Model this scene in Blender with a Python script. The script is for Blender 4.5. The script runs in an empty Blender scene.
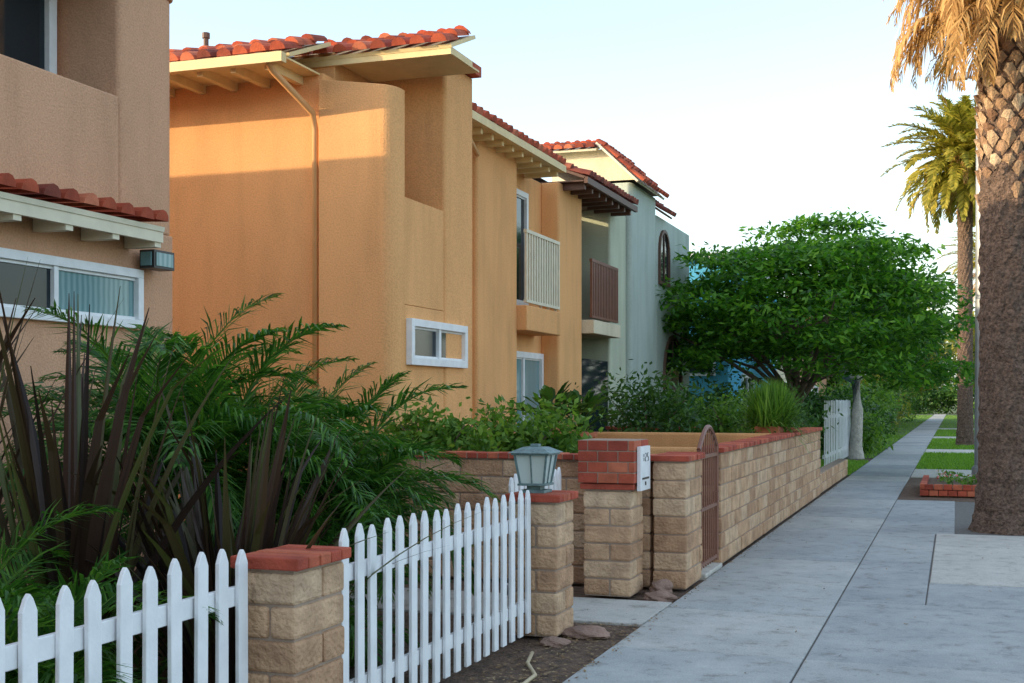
import bpy, math, random
import numpy as np
from mathutils import Vector, Matrix
random.seed(7); rng=np.random.default_rng(11)
R=math.radians
scene=bpy.context.scene
COL=scene.collection

# ------------------------------------------------------------ materials
def newmat(name):
    m=bpy.data.materials.new(name); m.use_nodes=True
    nt=m.node_tree; b=nt.nodes['Principled BSDF']
    return m,nt,b
def N(nt,t,**k):
    n=nt.nodes.new(t)
    for a,v in k.items():
        if a in n.inputs: n.inputs[a].default_value=v
        else: setattr(n,a,v)
    return n
def ramp(nt,stops):
    r=nt.nodes.new('ShaderNodeValToRGB')
    e=r.color_ramp.elements
    while len(e)<len(stops): e.new(0.5)
    for i,(p,c) in enumerate(stops):
        e[i].position=p; e[i].color=(c[0],c[1],c[2],1)
    return r
def mulc(nt,a,b2):
    mul=N(nt,'ShaderNodeMix',data_type='RGBA',blend_type='MULTIPLY'); mul.inputs[0].default_value=1
    nt.links.new(a,mul.inputs[6]); nt.links.new(b2,mul.inputs[7]); return mul.outputs[2]
def simple(name,col,rough=0.6,metal=0,var=0.12,nscale=6,bump=0.0,bscale=80,dist=0.01,spec=None):
    m,nt,b=newmat(name)
    geo=N(nt,'ShaderNodeNewGeometry')
    no=N(nt,'ShaderNodeTexNoise'); no.inputs['Scale'].default_value=nscale; no.inputs['Detail'].default_value=6
    nt.links.new(geo.outputs['Position'],no.inputs['Vector'])
    lo=[c*(1-var) for c in col]; hi=[min(1,c*(1+var)) for c in col]
    r=ramp(nt,[(0.3,lo),(0.7,hi)])
    nt.links.new(no.outputs['Fac'],r.inputs['Fac'])
    nt.links.new(r.outputs['Color'],b.inputs['Base Color'])
    b.inputs['Roughness'].default_value=rough; b.inputs['Metallic'].default_value=metal
    if spec is not None: b.inputs['Specular IOR Level'].default_value=spec
    if bump>0:
        n2=N(nt,'ShaderNodeTexNoise'); n2.inputs['Scale'].default_value=bscale; n2.inputs['Detail'].default_value=5
        nt.links.new(geo.outputs['Position'],n2.inputs['Vector'])
        bp=N(nt,'ShaderNodeBump'); bp.inputs['Strength'].default_value=bump; bp.inputs['Distance'].default_value=dist
        nt.links.new(n2.outputs['Fac'],bp.inputs['Height']); nt.links.new(bp.outputs['Normal'],b.inputs['Normal'])
    return m
def stucco(name,col):
    m,nt,b=newmat(name)
    geo=N(nt,'ShaderNodeNewGeometry')
    mp=N(nt,'ShaderNodeMapping'); mp.inputs['Scale'].default_value=(1,1,0.45)
    nt.links.new(geo.outputs['Position'],mp.inputs['Vector'])
    no=N(nt,'ShaderNodeTexNoise'); no.inputs['Scale'].default_value=1.5; no.inputs['Detail'].default_value=8; no.inputs['Roughness'].default_value=0.6
    nt.links.new(mp.outputs[0],no.inputs['Vector'])
    r=ramp(nt,[(0.25,[c*0.84 for c in col]),(0.5,col),(0.8,[min(1,c*1.09) for c in col])])
    nt.links.new(no.outputs['Fac'],r.inputs['Fac'])
    mp2=N(nt,'ShaderNodeMapping'); mp2.inputs['Scale'].default_value=(4,4,0.5)
    nt.links.new(geo.outputs['Position'],mp2.inputs['Vector'])
    ns=N(nt,'ShaderNodeTexNoise'); ns.inputs['Scale'].default_value=1; ns.inputs['Detail'].default_value=5; nt.links.new(mp2.outputs[0],ns.inputs['Vector'])
    rs=ramp(nt,[(0.28,(0.90,0.89,0.88)),(0.50,(1,1,1))]); nt.links.new(ns.outputs['Fac'],rs.inputs['Fac'])
    n3=N(nt,'ShaderNodeTexNoise'); n3.inputs['Scale'].default_value=60; n3.inputs['Detail'].default_value=6
    nt.links.new(geo.outputs['Position'],n3.inputs['Vector'])
    r3=ramp(nt,[(0.35,(0.88,0.87,0.86)),(0.6,(1.04,1.04,1.04))])
    nt.links.new(n3.outputs['Fac'],r3.inputs['Fac'])
    nt.links.new(mulc(nt,mulc(nt,r.outputs[0],r3.outputs[0]),rs.outputs[0]),b.inputs['Base Color'])
    b.inputs['Roughness'].default_value=0.95; b.inputs['Specular IOR Level'].default_value=0.1
    bp=N(nt,'ShaderNodeBump'); bp.inputs['Strength'].default_value=0.6; bp.inputs['Distance'].default_value=0.013
    nt.links.new(n3.outputs['Fac'],bp.inputs['Height']); nt.links.new(bp.outputs['Normal'],b.inputs['Normal'])
    return m
def leafmat(name,c0,c1,c2,trans=0.35,rough=0.5):
    m,nt,b=newmat(name)
    geo=N(nt,'ShaderNodeNewGeometry')
    r=ramp(nt,[(0,c0),(0.5,c1),(1,c2)])
    nt.links.new(geo.outputs['Random Per Island'],r.inputs['Fac'])
    nt.links.new(r.outputs[0],b.inputs['Base Color'])
    b.inputs['Roughness'].default_value=rough; b.inputs['Specular IOR Level'].default_value=0.3
    tr=N(nt,'ShaderNodeBsdfTranslucent'); 
    br=N(nt,'ShaderNodeMix',data_type='RGBA',blend_type='MULTIPLY'); br.inputs[0].default_value=1
    nt.links.new(r.outputs[0],br.inputs[6]); br.inputs[7].default_value=(1.6,1.7,0.9,1)
    nt.links.new(br.outputs[2],tr.inputs['Color'])
    mx=N(nt,'ShaderNodeMixShader'); mx.inputs[0].default_value=trans
    out=nt.nodes['Material Output']
    nt.links.new(b.outputs[0],mx.inputs[1]); nt.links.new(tr.outputs[0],mx.inputs[2]); nt.links.new(mx.outputs[0],out.inputs['Surface'])
    return m
def islandmat(name,stops,rough=0.7,bump=0.4,bscale=60,dist=0.01):
    m,nt,b=newmat(name)
    geo=N(nt,'ShaderNodeNewGeometry')
    r=ramp(nt,stops); nt.links.new(geo.outputs['Random Per Island'],r.inputs['Fac'])
    no=N(nt,'ShaderNodeTexNoise'); no.inputs['Scale'].default_value=bscale; no.inputs['Detail'].default_value=6
    nt.links.new(geo.outputs['Position'],no.inputs['Vector'])
    r3=ramp(nt,[(0.3,(0.68,0.66,0.66)),(0.65,(1.08,1.08,1.08))])
    no2=N(nt,'ShaderNodeTexNoise'); no2.inputs['Scale'].default_value=7; no2.inputs['Detail'].default_value=8
    nt.links.new(geo.outputs['Position'],no2.inputs['Vector'])
    nt.links.new(no2.outputs['Fac'],r3.inputs['Fac'])
    nt.links.new(mulc(nt,r.outputs[0],r3.outputs[0]),b.inputs['Base Color'])
    b.inputs['Roughness'].default_value=rough; b.inputs['Specular IOR Level'].default_value=0.25
    bp=N(nt,'ShaderNodeBump'); bp.inputs['Strength'].default_value=bump; bp.inputs['Distance'].default_value=dist
    nt.links.new(no.outputs['Fac'],bp.inputs['Height']); nt.links.new(bp.outputs['Normal'],b.inputs['Normal'])
    return m

M={}
M['st_pink']=stucco('stucco_pink_beige',(0.64,0.36,0.225))
M['st_tan']=stucco('stucco_tan',(0.84,0.44,0.19))
M['st_green']=stucco('stucco_pale_green',(0.54,0.57,0.44))
M['st_grey']=stucco('stucco_grey_green',(0.47,0.53,0.48))
M['st_blue']=stucco('stucco_blue',(0.12,0.45,0.68))
M['st_cream']=stucco('stucco_cream',(0.72,0.62,0.46))
M['st_wall']=stucco('stucco_yard_wall',(0.68,0.36,0.16))
M['white']=simple('white_paint',(0.80,0.80,0.81),0.5,var=0.07,nscale=9,bump=0.15,bscale=60)
M['cream']=simple('cream_paint',(0.76,0.58,0.29),0.6,var=0.08)
M['creamw']=simple('off_white_paint',(0.74,0.66,0.50),0.6,var=0.08)
M['pipe']=simple('tan_paint',(0.66,0.35,0.14),0.5,var=0.05)
M['brown']=simple('brown_wood',(0.12,0.06,0.04),0.6)
M['iron']=simple('rust_brown_iron',(0.20,0.08,0.05),0.5,bump=0.2)
M['tile']=islandmat('clay_roof_tile',[(0,(0.20,0.05,0.035)),(0.4,(0.42,0.08,0.04)),(0.8,(0.55,0.12,0.055)),(1,(0.60,0.20,0.11))],0.75)
M['tiledk']=islandmat('weathered_roof_tile',[(0,(0.09,0.035,0.03)),(0.6,(0.24,0.06,0.04)),(1,(0.32,0.10,0.06))],0.75)
M['flat']=simple('flat_roofing',(0.18,0.16,0.15),0.9)
M['block']=islandmat('slump_block',[(0,(0.46,0.27,0.16)),(0.5,(0.60,0.37,0.22)),(1,(0.66,0.46,0.30))],0.9,0.9,40,0.025)
M['mortar']=simple('mortar',(0.34,0.25,0.19),0.95,bump=0.4)
M['brick']=islandmat('red_brick',[(0,(0.28,0.055,0.035)),(0.5,(0.46,0.09,0.05)),(1,(0.54,0.16,0.085))],0.8,0.6,70)
M['terra']=simple('terracotta',(0.48,0.15,0.07),0.8,bump=0.2)
M['rock']=simple('red_rock',(0.27,0.17,0.13),0.9,var=0.35,bump=0.8,bscale=25,dist=0.03)
M['black']=simple('black_metal',(0.02,0.02,0.02),0.4)
M['hose']=simple('hose_rubber',(0.50,0.40,0.25),0.5)
M['metal']=simple('galvanised_metal',(0.30,0.31,0.32),0.45,metal=0.3)
M['verd']=simple('verdigris_metal',(0.13,0.20,0.20),0.5,var=0.3,nscale=30,bump=0.3)
M['bark']=simple('bark',(0.17,0.12,0.085),0.95,var=0.35,nscale=12,bump=1,bscale=30,dist=0.04)
M['barkpale']=simple('pale_bark',(0.46,0.42,0.36),0.95,var=0.25,nscale=12,bump=1,bscale=30,dist=0.03)
M['palmbark']=simple('palm_trunk_fibre',(0.17,0.11,0.08),0.95,var=0.6,nscale=26,bump=1,bscale=35,dist=0.08)
M['boot']=islandmat('palm_boot',[(0,(0.24,0.13,0.08)),(0.5,(0.46,0.30,0.18)),(1,(0.66,0.50,0.34))],0.9,0.9,40,0.03)
m,nt,b=newmat('window_glass'); b.inputs['Base Color'].default_value=(0.015,0.024,0.03,1); b.inputs['Roughness'].default_value=0.06; b.inputs['Specular IOR Level'].default_value=0.35; M['glass']=m
m,nt,b=newmat('curtained_glass'); b.inputs['Roughness'].default_value=0.1; b.inputs['Specular IOR Level'].default_value=0.4
w=N(nt,'ShaderNodeTexWave'); w.inputs['Scale'].default_value=5; w.inputs['Distortion'].default_value=1.5; w.bands_direction='Y'; g=N(nt,'ShaderNodeNewGeometry'); nt.links.new(g.outputs['Position'],w.inputs['Vector'])
r=ramp(nt,[(0,(0.12,0.24,0.26)),(1,(0.22,0.36,0.37))]); nt.links.new(w.outputs['Fac'],r.inputs['Fac']); nt.links.new(r.outputs[0],b.inputs['Base Color']); M['curtain']=m
m,nt,b=newmat('lantern_glass'); b.inputs['Base Color'].default_value=(0.72,0.80,0.76,1); b.inputs['Roughness'].default_value=0.3; b.inputs['Transmission Weight'].default_value=0.25; M['lglass']=m
def concrete(name,lo,hi):
    m,nt,b=newmat(name)
    geo=N(nt,'ShaderNodeNewGeometry')
    no=N(nt,'ShaderNodeTexNoise'); no.inputs['Scale'].default_value=1.1; no.inputs['Detail'].default_value=10; no.inputs['Roughness'].default_value=0.65
    nt.links.new(geo.outputs['Position'],no.inputs['Vector'])
    r=ramp(nt,[(0.3,lo),(0.7,hi)]); nt.links.new(no.outputs['Fac'],r.inputs['Fac'])
    r2=ramp(nt,[(0,(0.80,0.81,0.83)),(0.5,(0.95,0.95,0.95)),(1,(1.10,1.07,1.02))]); nt.links.new(geo.outputs['Random Per Island'],r2.inputs['Fac'])
    vo=N(nt,'ShaderNodeTexNoise'); vo.inputs['Scale'].default_value=5; vo.inputs['Detail'].default_value=10; vo.inputs['Roughness'].default_value=0.75
    nt.links.new(geo.outputs['Position'],vo.inputs['Vector'])
    r4=ramp(nt,[(0.32,(0.52,0.50,0.47)),(0.46,(0.90,0.90,0.90)),(0.75,(1.07,1.07,1.07))]); nt.links.new(vo.outputs['Fac'],r4.inputs['Fac'])
    v2=N(nt,'ShaderNodeTexVoronoi'); v2.inputs['Scale'].default_value=2.3; nt.links.new(geo.outputs['Position'],v2.inputs['Vector'])
    r5=ramp(nt,[(0.03,(0.5,0.5,0.5)),(0.06,(1,1,1))]); nt.links.new(v2.outputs['Distance'],r5.inputs['Fac'])
    n6=N(nt,'ShaderNodeTexNoise'); n6.inputs['Scale'].default_value=90; n6.inputs['Detail'].default_value=3; nt.links.new(geo.outputs['Position'],n6.inputs['Vector'])
    r6=ramp(nt,[(0.35,(0.84,0.84,0.84)),(0.65,(1.08,1.08,1.08))]); nt.links.new(n6.outputs['Fac'],r6.inputs['Fac'])
    c=mulc(nt,mulc(nt,mulc(nt,mulc(nt,r.outputs[0],r2.outputs[0]),r4.outputs[0]),r5.outputs[0]),r6.outputs[0])
    nt.links.new(c,b.inputs['Base Color']); b.inputs['Roughness'].default_value=0.88; b.inputs['Specular IOR Level'].default_value=0.3
    n2=N(nt,'ShaderNodeTexNoise'); n2.inputs['Scale'].default_value=150; n2.inputs['Detail'].default_value=4
    nt.links.new(geo.outputs['Position'],n2.inputs['Vector'])
    bp=N(nt,'ShaderNodeBump'); bp.inputs['Strength'].default_value=0.4; bp.inputs['Distance'].default_value=0.005
    nt.links.new(n2.outputs['Fac'],bp.inputs['Height']); nt.links.new(bp.outputs['Normal'],b.inputs['Normal'])
    return m
M['conc']=concrete('sidewalk_concrete',(0.36,0.375,0.38),(0.50,0.505,0.495))
M['conc2']=concrete('driveway_concrete',(0.54,0.52,0.47),(0.64,0.61,0.56))
M['joint']=simple('joint_grit',(0.13,0.12,0.11),0.95,var=.3,nscale=30)
M['soil']=simple('soil',(0.15,0.095,0.065),0.98,var=0.45,nscale=14,bump=1,bscale=40,dist=0.05)
M['ground']=simple('grassy_ground',(0.08,0.11,0.035),0.98,var=0.3,nscale=.3,bump=0.5,bscale=20)
M['lawn']=simple('lawn_soil',(0.08,0.14,0.03),0.95,var=0.3,nscale=8,bump=1,bscale=50,dist=0.03)
M['asphalt']=simple('asphalt',(0.05,0.05,0.052),0.9,var=0.2,nscale=5,bump=0.6,bscale=150)
M['leaf_tree']=leafmat('tree_leaf',(0.022,0.08,0.010),(0.06,0.19,0.018),(0.16,0.33,0.030),0.42)
M['leaf_dark']=leafmat('shrub_leaf',(0.018,0.06,0.012),(0.04,0.105,0.018),(0.08,0.17,0.03),0.3)
M['leaf_lt']=leafmat('bright_shrub_leaf',(0.05,0.13,0.018),(0.10,0.21,0.028),(0.18,0.30,0.045),0.35)
M['leaf_gold']=leafmat('sunlit_far_tree_leaf',(0.10,0.13,0.02),(0.20,0.21,0.03),(0.32,0.29,0.05),0.45)  # yellow glow of low sun painted into the leaf colour
M['palm']=leafmat('palm_leaflet',(0.02,0.07,0.012),(0.045,0.14,0.02),(0.12,0.26,0.035),0.32,0.4)
M['palmfar']=leafmat('sunlit_palm_leaflet',(0.14,0.14,0.02),(0.30,0.27,0.04),(0.50,0.41,0.08),0.4,0.45)  # golden sunlit look of the far crown is put into the leaflet colour
M['dead']=leafmat('dead_palm_frond',(0.26,0.13,0.045),(0.45,0.26,0.095),(0.64,0.42,0.18),0.3,0.7)
M['flax']=leafmat('flax_leaf',(0.022,0.014,0.012),(0.060,0.032,0.022),(0.085,0.095,0.028),0.15,0.4)
M['grass']=leafmat('grass_blade',(0.09,0.19,0.015),(0.15,0.31,0.03),(0.23,0.38,0.05),0.35)
M['flower']=leafmat('flower_petal',(0.5,0.05,0.05),(0.6,0.15,0.2),(0.7,0.5,0.4),0.2)
M['litter']=islandmat('dry_leaf_litter',[(0,(0.14,0.08,0.035)),(0.5,(0.28,0.17,0.08)),(1,(0.40,0.30,0.16))])

# ------------------------------------------------------------ geometry helpers
def empty(name,loc=(0,0,0)):
    e=bpy.data.objects.new(name,None); COL.objects.link(e); return e
class MB:
    def __init__(s): s.v=[]; s.f=[]; s.m=[]
    def add(s,vs,fs,m=0):
        o=len(s.v); s.v+= [tuple(p) for p in vs]
        for f in fs: s.f.append(tuple(i+o for i in f)); s.m.append(m)
    def box(s,x0,x1,y0,y1,z0,z1,m=0):
        if x0>x1:x0,x1=x1,x0
        if y0>y1:y0,y1=y1,y0
        s.add([(x0,y0,z0),(x1,y0,z0),(x1,y1,z0),(x0,y1,z0),(x0,y0,z1),(x1,y0,z1),(x1,y1,z1),(x0,y1,z1)],
              [(0,3,2,1),(4,5,6,7),(0,1,5,4),(1,2,6,5),(2,3,7,6),(3,0,4,7)],m)
    def prism(s,pts,z0,z1,m=0,rad=None):
        P=[]
        n=len(pts)
        for i,p in enumerate(pts):
            r=(rad or {}).get(i,0)
            if r<=0: P.append(p); continue
            p=Vector(p); a=(Vector(pts[i-1])-p).normalized(); b2=(Vector(pts[(i+1)%n])-p).normalized()
            c=p+a*r+b2*r
            for k in range(9):
                t=k/8*math.pi/2
                q=c-b2*r*math.cos(t)-a*r*math.sin(t)
                P.append((q.x,q.y))
        k=len(P); zt=(lambda x,y:z1) if not callable(z1) else z1
        vs=[(x,y,z0) for x,y in P]+[(x,y,zt(x,y)) for x,y in P]
        fs=[tuple(range(k-1,-1,-1)),tuple(range(k,2*k))]+[(i,(i+1)%k,(i+1)%k+k,i+k) for i in range(k)]
        s.add(vs,fs,m)
    def tube(s,pts,rad,seg=8,m=0,cap=True):
        pts=[Vector(p) for p in pts]; rings=[]
        for i,p in enumerate(pts):
            d=(pts[min(i+1,len(pts)-1)]-pts[max(i-1,0)]).normalized()
            a=d.cross(Vector((0,0,1)))
            if a.length<0.05: a=Vector((1,0,0))
            a.normalize(); b2=d.cross(a).normalized()
            r=rad[i] if isinstance(rad,(list,tuple)) else rad
            rings.append([p+(a*math.cos(2*math.pi*k/seg)+b2*math.sin(2*math.pi*k/seg))*r for k in range(seg)])
        vs=[q for rg in rings for q in rg]; fs=[]
        for i in range(len(pts)-1):
            for k in range(seg):
                fs.append((i*seg+k,i*seg+(k+1)%seg,(i+1)*seg+(k+1)%seg,(i+1)*seg+k))
        if cap: fs.append(tuple(range(seg))); fs.append(tuple((len(pts)-1)*seg+k for k in range(seg)))
        s.add(vs,fs,m)
    def obj(s,name,mats,parent=None,bevel=0,seg=2,smooth=False):
        me=bpy.data.meshes.new(name); me.from_pydata(s.v,[],s.f); 
        for mm in mats: me.materials.append(M[mm])
        me.polygons.foreach_set('material_index',s.m)
        if smooth: me.polygons.foreach_set('use_smooth',[True]*len(s.f))
        me.update()
        o=bpy.data.objects.new(name,me); COL.objects.link(o)
        if parent: o.parent=parent
        if bevel>0:
            md=o.modifiers.new('bevel','BEVEL'); md.width=bevel; md.segments=seg; md.limit_method='ANGLE'; md.angle_limit=R(40)
        return o
def fixn(o):
    import bmesh
    bm=bmesh.new(); bm.from_mesh(o.data); bmesh.ops.recalc_face_normals(bm,faces=bm.faces); bm.to_mesh(o.data); bm.free(); return o

def tiles(mb,P0,U,V,W,L,m=0,mu=1,spc=0.21,row=0.34):
    P0=Vector(P0);U=Vector(U).normalized();V=Vector(V).normalized();Nn=U.cross(V).normalized()
    if Nn.z<0: Nn=-Nn
    a=P0;b=P0+U*W;c=P0+U*W+V*L;d=P0+V*L
    mb.add([a,b,c,d,a-Nn*0.04,b-Nn*0.04,c-Nn*0.04,d-Nn*0.04],[(0,1,2,3),(4,7,6,5),(0,4,5,1),(1,5,6,2),(2,6,7,3),(3,7,4,0)],mu)
    nc=max(1,int(W/spc)); nr=max(1,int(math.ceil(L/row)))
    for i in range(nc):
        for j in range(nr):
            s0=j*row-0.05+random.uniform(-.012,.012); s1=min((j+1)*row+0.02,L+0.03)
            c0=P0+U*((i+.5)*W/nc+random.uniform(-.012,.012)); r0=0.088*random.uniform(.95,1.05); r1=0.070
            l0=Nn*(0.035+random.uniform(0,.012)); l1=Nn*0.008
            vs=[];K=7
            for (s,r,l) in((s0,r0,l0),(s1,r1,l1)):
                for k in range(K):
                    t=math.pi*k/(K-1)
                    vs.append(c0+V*s+l+U*math.cos(t)*r+Nn*math.sin(t)*r)
            for k in range(K):
                t=math.pi*k/(K-1); vs.append(c0+V*s0+l0+U*math.cos(t)*r0*.8+Nn*math.sin(t)*r0*.78)
            fs=[(k,k+1,K+k+1,K+k) for k in range(K-1)]+[(k+1,k,2*K+k,2*K+k+1) for k in range(K-1)]
            fs.append(tuple(range(2*K,3*K)))
            mb.add(vs,fs,m)

def window_x(mb,x,y0,y1,z0,z1,fr=0.06,mull=1,mw=0,mg=1,dep=0.06,mg2=None,sill=False):
    mb.box(x,x+dep,y0,y1,z0,z0+fr,mw); mb.box(x,x+dep,y0,y1,z1-fr,z1,mw)
    mb.box(x,x+dep,y0,y0+fr,z0+fr,z1-fr,mw); mb.box(x,x+dep,y1-fr,y1,z0+fr,z1-fr,mw)
    n=mull+1; w=(y1-y0-2*fr)/n
    for i in range(1,n):
        yy=y0+fr+w*i; mb.box(x,x+dep*.8,yy-fr*.35,yy+fr*.35,z0+fr,z1-fr,mw)
    for i in range(n):
        mb.box(x-.01,x+.012,y0+fr+w*i,y0+fr+w*(i+1),z0+fr,z1-fr,(mg2 if (mg2 is not None and i%2==1) else mg))
        yy0=y0+fr+w*i; yy1=yy0+w; 
        mb.box(x+.012,x+.03,yy0+.0,yy0+.025,z0+fr,z1-fr,mw); mb.box(x+.012,x+.03,yy0+.025,yy1,z0+fr,z0+fr+.025,mw); mb.box(x+.012,x+.03,yy0+.025,yy1,z1-fr-.025,z1-fr,mw)

def blockwall(name_parent,x0,x1,y0,y1,z0,z1,course=0.15,bl=0.40,cap=True,name='blocks'):
    mb=MB(); g=0.009
    n=max(1,round((z1-z0)/course)); h=(z1-z0)/n
    alongx=(x1-x0)>(y1-y0)
    L=(x1-x0) if alongx else (y1-y0)
    for j in range(n):
        za=z0+j*h+g/2; zb=z0+(j+1)*h-g/2
        cuts=[0]; off=bl if j%2==0 else bl/2
        while off<L-0.08: cuts.append(off+random.uniform(-.01,.01)); off+=bl
        cuts.append(L)
        for a,b2 in zip(cuts[:-1],cuts[1:]):
            jx=random.uniform(-.006,.006)
            aa=a+(g/2 if a>0 else 0); bb=b2-(g/2 if b2<L else 0)
            if alongx: mb.box(x0+aa,x0+bb,y0+jx,y1+jx,za,zb)
            else: mb.box(x0+jx,x1+jx,y0+aa,y0+bb,za,zb)
    mb.obj(name,['block'],name_parent,bevel=0.014,seg=2)
    mc=MB(); mc.box(x0+.012,x1-.012,y0+.012,y1-.012,z0,z1+.008)
    mc.obj('mortar',['mortar'],name_parent)
    if cap: brickcap(name_parent,x0,x1,y0,y1,z1)
def brickcap(par,x0,x1,y0,y1,z,ov=0.025,bw=0.10,h=0.06):
    mb=MB(); alongx=(x1-x0)>(y1-y0)
    x0-=ov;x1+=ov;y0-=ov;y1+=ov
    L=(x1-x0) if alongx else (y1-y0); n=max(2,round(L/bw)); w=L/n
    for i in range(n):
        a=i*w+.004; b2=(i+1)*w-.004; zj=random.uniform(-.003,.005); xj=random.uniform(-.004,.004)
        if alongx: mb.box(x0+a,x0+b2,y0+xj,y1+xj,z+.01,z+h+zj)
        else: mb.box(x0+xj,x1+xj,y0+a,y0+b2,z+.01,z+h+zj)
    mb.obj('brick_cap',['brick'],par,bevel=0.007)
    mc=MB(); mc.box(x0+.01,x1-.01,y0+.01,y1-.01,z+.009,z+h-.006); mc.obj('cap_mortar',['mortar'],par)

def mesh_np(name,V,F,mats,parent=None):
    me=bpy.data.meshes.new(name); me.from_pydata(V.tolist() if hasattr(V,'tolist') else V,[],F.tolist() if hasattr(F,'tolist') else F)
    for mm in mats: me.materials.append(M[mm])
    me.update(); o=bpy.data.objects.new(name,me); COL.objects.link(o)
    if parent: o.parent=parent
    return o
def leaves(name,clumps,per,L,W,mat,parent,cr=(0.4,0.4,0.22),upbias=0.6):
    C=np.asarray(clumps,float); n=len(C)*per
    c=np.repeat(C[:,:3],per,0); sc=np.repeat(C[:,3],per) if C.shape[1]>3 else np.ones(n)
    d=np.clip(rng.normal(size=(n,3)),-2.1,2.1)*np.array(cr)*0.55*sc[:,None]
    p=c+d
    nrm=rng.normal(size=(n,3)); nrm[:,2]+=upbias*2; nrm/=np.linalg.norm(nrm,axis=1)[:,None]
    a=rng.normal(size=(n,3)); a=a+d*1.5; a-=nrm*(a*nrm).sum(1)[:,None]; a/=np.linalg.norm(a,axis=1)[:,None]
    a[:,2]-=0.15
    b2=np.cross(nrm,a)
    l=L*rng.uniform(.6,1.25,n)[:,None]; w=W*rng.uniform(.7,1.2,n)[:,None]
    V=np.stack([p-a*l*.5,p+b2*w*.5,p+a*l*.5,p-b2*w*.5],1).reshape(-1,3)
    V[:,2]=np.maximum(V[:,2],-0.01)
    F=np.arange(4*n).reshape(-1,4)
    return mesh_np(name,V,F,[mat],parent)
def ell_clumps(c,r,n,shell=0.45,seed=0,lower=-0.55,gap=0.0,amp=.28):
    out=[]; rr=random.Random(seed)
    lobes=[Vector((rr.gauss(0,1),rr.gauss(0,1),rr.gauss(0,1)*.6+.2)).normalized() for _ in range(9)]
    while len(out)<n:
        v=Vector((rr.gauss(0,1),rr.gauss(0,1),rr.gauss(0,1))).normalized()
        if v.z<lower: continue
        bl=max(v.dot(l) for l in lobes)
        f=(1-shell*rr.random()**1.3)*(1.06-amp+amp*bl**3)
        if gap and bl<gap and rr.random()<.7: continue
        out.append((c[0]+v.x*r[0]*f,c[1]+v.y*r[1]*f,c[2]+v.z*r[2]*f,rr.uniform(.7,1.3)))
    return out
def shrub(name,c,r,n,per,L,W,mat='leaf_dark',cr=None,up=0.4,stem=True):
    e=empty(name)
    cr=cr or (min(r)*.5,)*3
    leaves('foliage',ell_clumps(c,r,n,shell=.8,seed=int(abs(c[0]*100+c[1]*10)),lower=-.9),per,L,W,mat,e,cr,up)
    if stem:
        mb=MB()
        for i in range(5):
            a=random.uniform(0,6.28); mb.tube([(c[0],c[1],max(0,c[2]-r[2]-.2)),(c[0]+math.cos(a)*r[0]*.3,c[1]+math.sin(a)*r[1]*.3,c[2]),(c[0]+math.cos(a)*r[0]*.6,c[1]+math.sin(a)*r[1]*.6,c[2]+r[2]*.5)],[.02,.014,.006],5)
        mb.obj('stems',['bark'],e)
    return e
def frond(mb,base,az,el,L,droop,ll,n,m=0,mr=1,w=0.02,vfold=0.3,rr=0.012,start=0.12,soft=0.5,ang=.75):
    p=Vector(base); seg=10; pts=[p.copy()]; dirs=[]
    e=el; azv=az
    for i in range(seg):
        d=Vector((math.cos(azv)*math.cos(e),math.sin(azv)*math.cos(e),math.sin(e)))
        dirs.append(d); p=p+d*(L/seg); pts.append(p.copy()); e-=droop/seg*(0.5+1.0*i/seg); azv+=random.uniform(-.03,.03)
    dirs.append(dirs[-1])
    mb.tube(pts,[rr*(1-.8*i/seg) for i in range(seg+1)],5,mr)
    for i in range(n):
        t=start+(1-start)*(i+.5)/n; f=t*seg; k=min(int(f),seg-1); fr=f-k
        q=pts[k].lerp(pts[k+1],fr); d=dirs[k]
        side=d.cross(Vector((0,0,1))); 
        if side.length<.05: side=Vector((-math.sin(az),math.cos(az),0))
        side.normalize(); up=side.cross(d).normalized()
        le=ll*(math.sin(math.pi*min(1,0.18+t*0.8))**0.7)*random.uniform(.8,1.15)
        for sg in(-1,1):
            dd=(side*sg*math.cos(ang)+d*(0.55+0.5*t)*random.uniform(.8,1.25)+up*vfold*random.uniform(-.2,1.6)).normalized()
            mid=q+dd*le*.5; tip=mid+(dd+Vector((0,0,-soft*random.uniform(.4,1.6)))).normalized()*le*.5
            wv=dd.cross(up).normalized()*w*.5
            if random.random()<.5: wv=(wv+up*w*.3)
            mb.add([q-wv*.5,q+wv*.5,mid+wv,mid-wv,tip],[(0,1,2,3),(3,2,4)],m)
def picket_fence(name,y0,y1,x,h=0.99,sp=0.16,rails=(0.22,0.78),zb=0.04):
    e=empty(name); mb=MB(); n=int(round(abs(y1-y0)/sp)); 
    for i in range(n+1):
        yy=y0+(y1-y0)*(i/n)+random.uniform(-.005,.005); w=.036; hh=h+random.uniform(-.014,.012); t=.02; tl=random.uniform(-.004,.004); ln=random.uniform(-.01,.01)
        prof=[(-w,zb),(w,zb),(w+ln,hh-.075),(w*1.0+ln,hh-.06),(w*.45+ln,hh-.018),(ln,hh),(-w*.45+ln,hh-.018),(-w+ln,hh-.06)]
        k=len(prof)
        vs=[(x+tl,yy+a,b2) for a,b2 in prof]+[(x+t+tl,yy+a,b2) for a,b2 in prof]
        mb.add(vs,[tuple(range(k-1,-1,-1)),tuple(range(k,2*k))]+[(i2,(i2+1)%k,(i2+1)%k+k,i2+k) for i2 in range(k)])
    for z in rails:
        mb.box(x-.035,x-.005,min(y0,y1)-.05,max(y0,y1)+.05,z-.04,z+.04)
    o=mb.obj('pickets_and_rails',['white'],e,bevel=.004); fixn(o); return e

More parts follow.
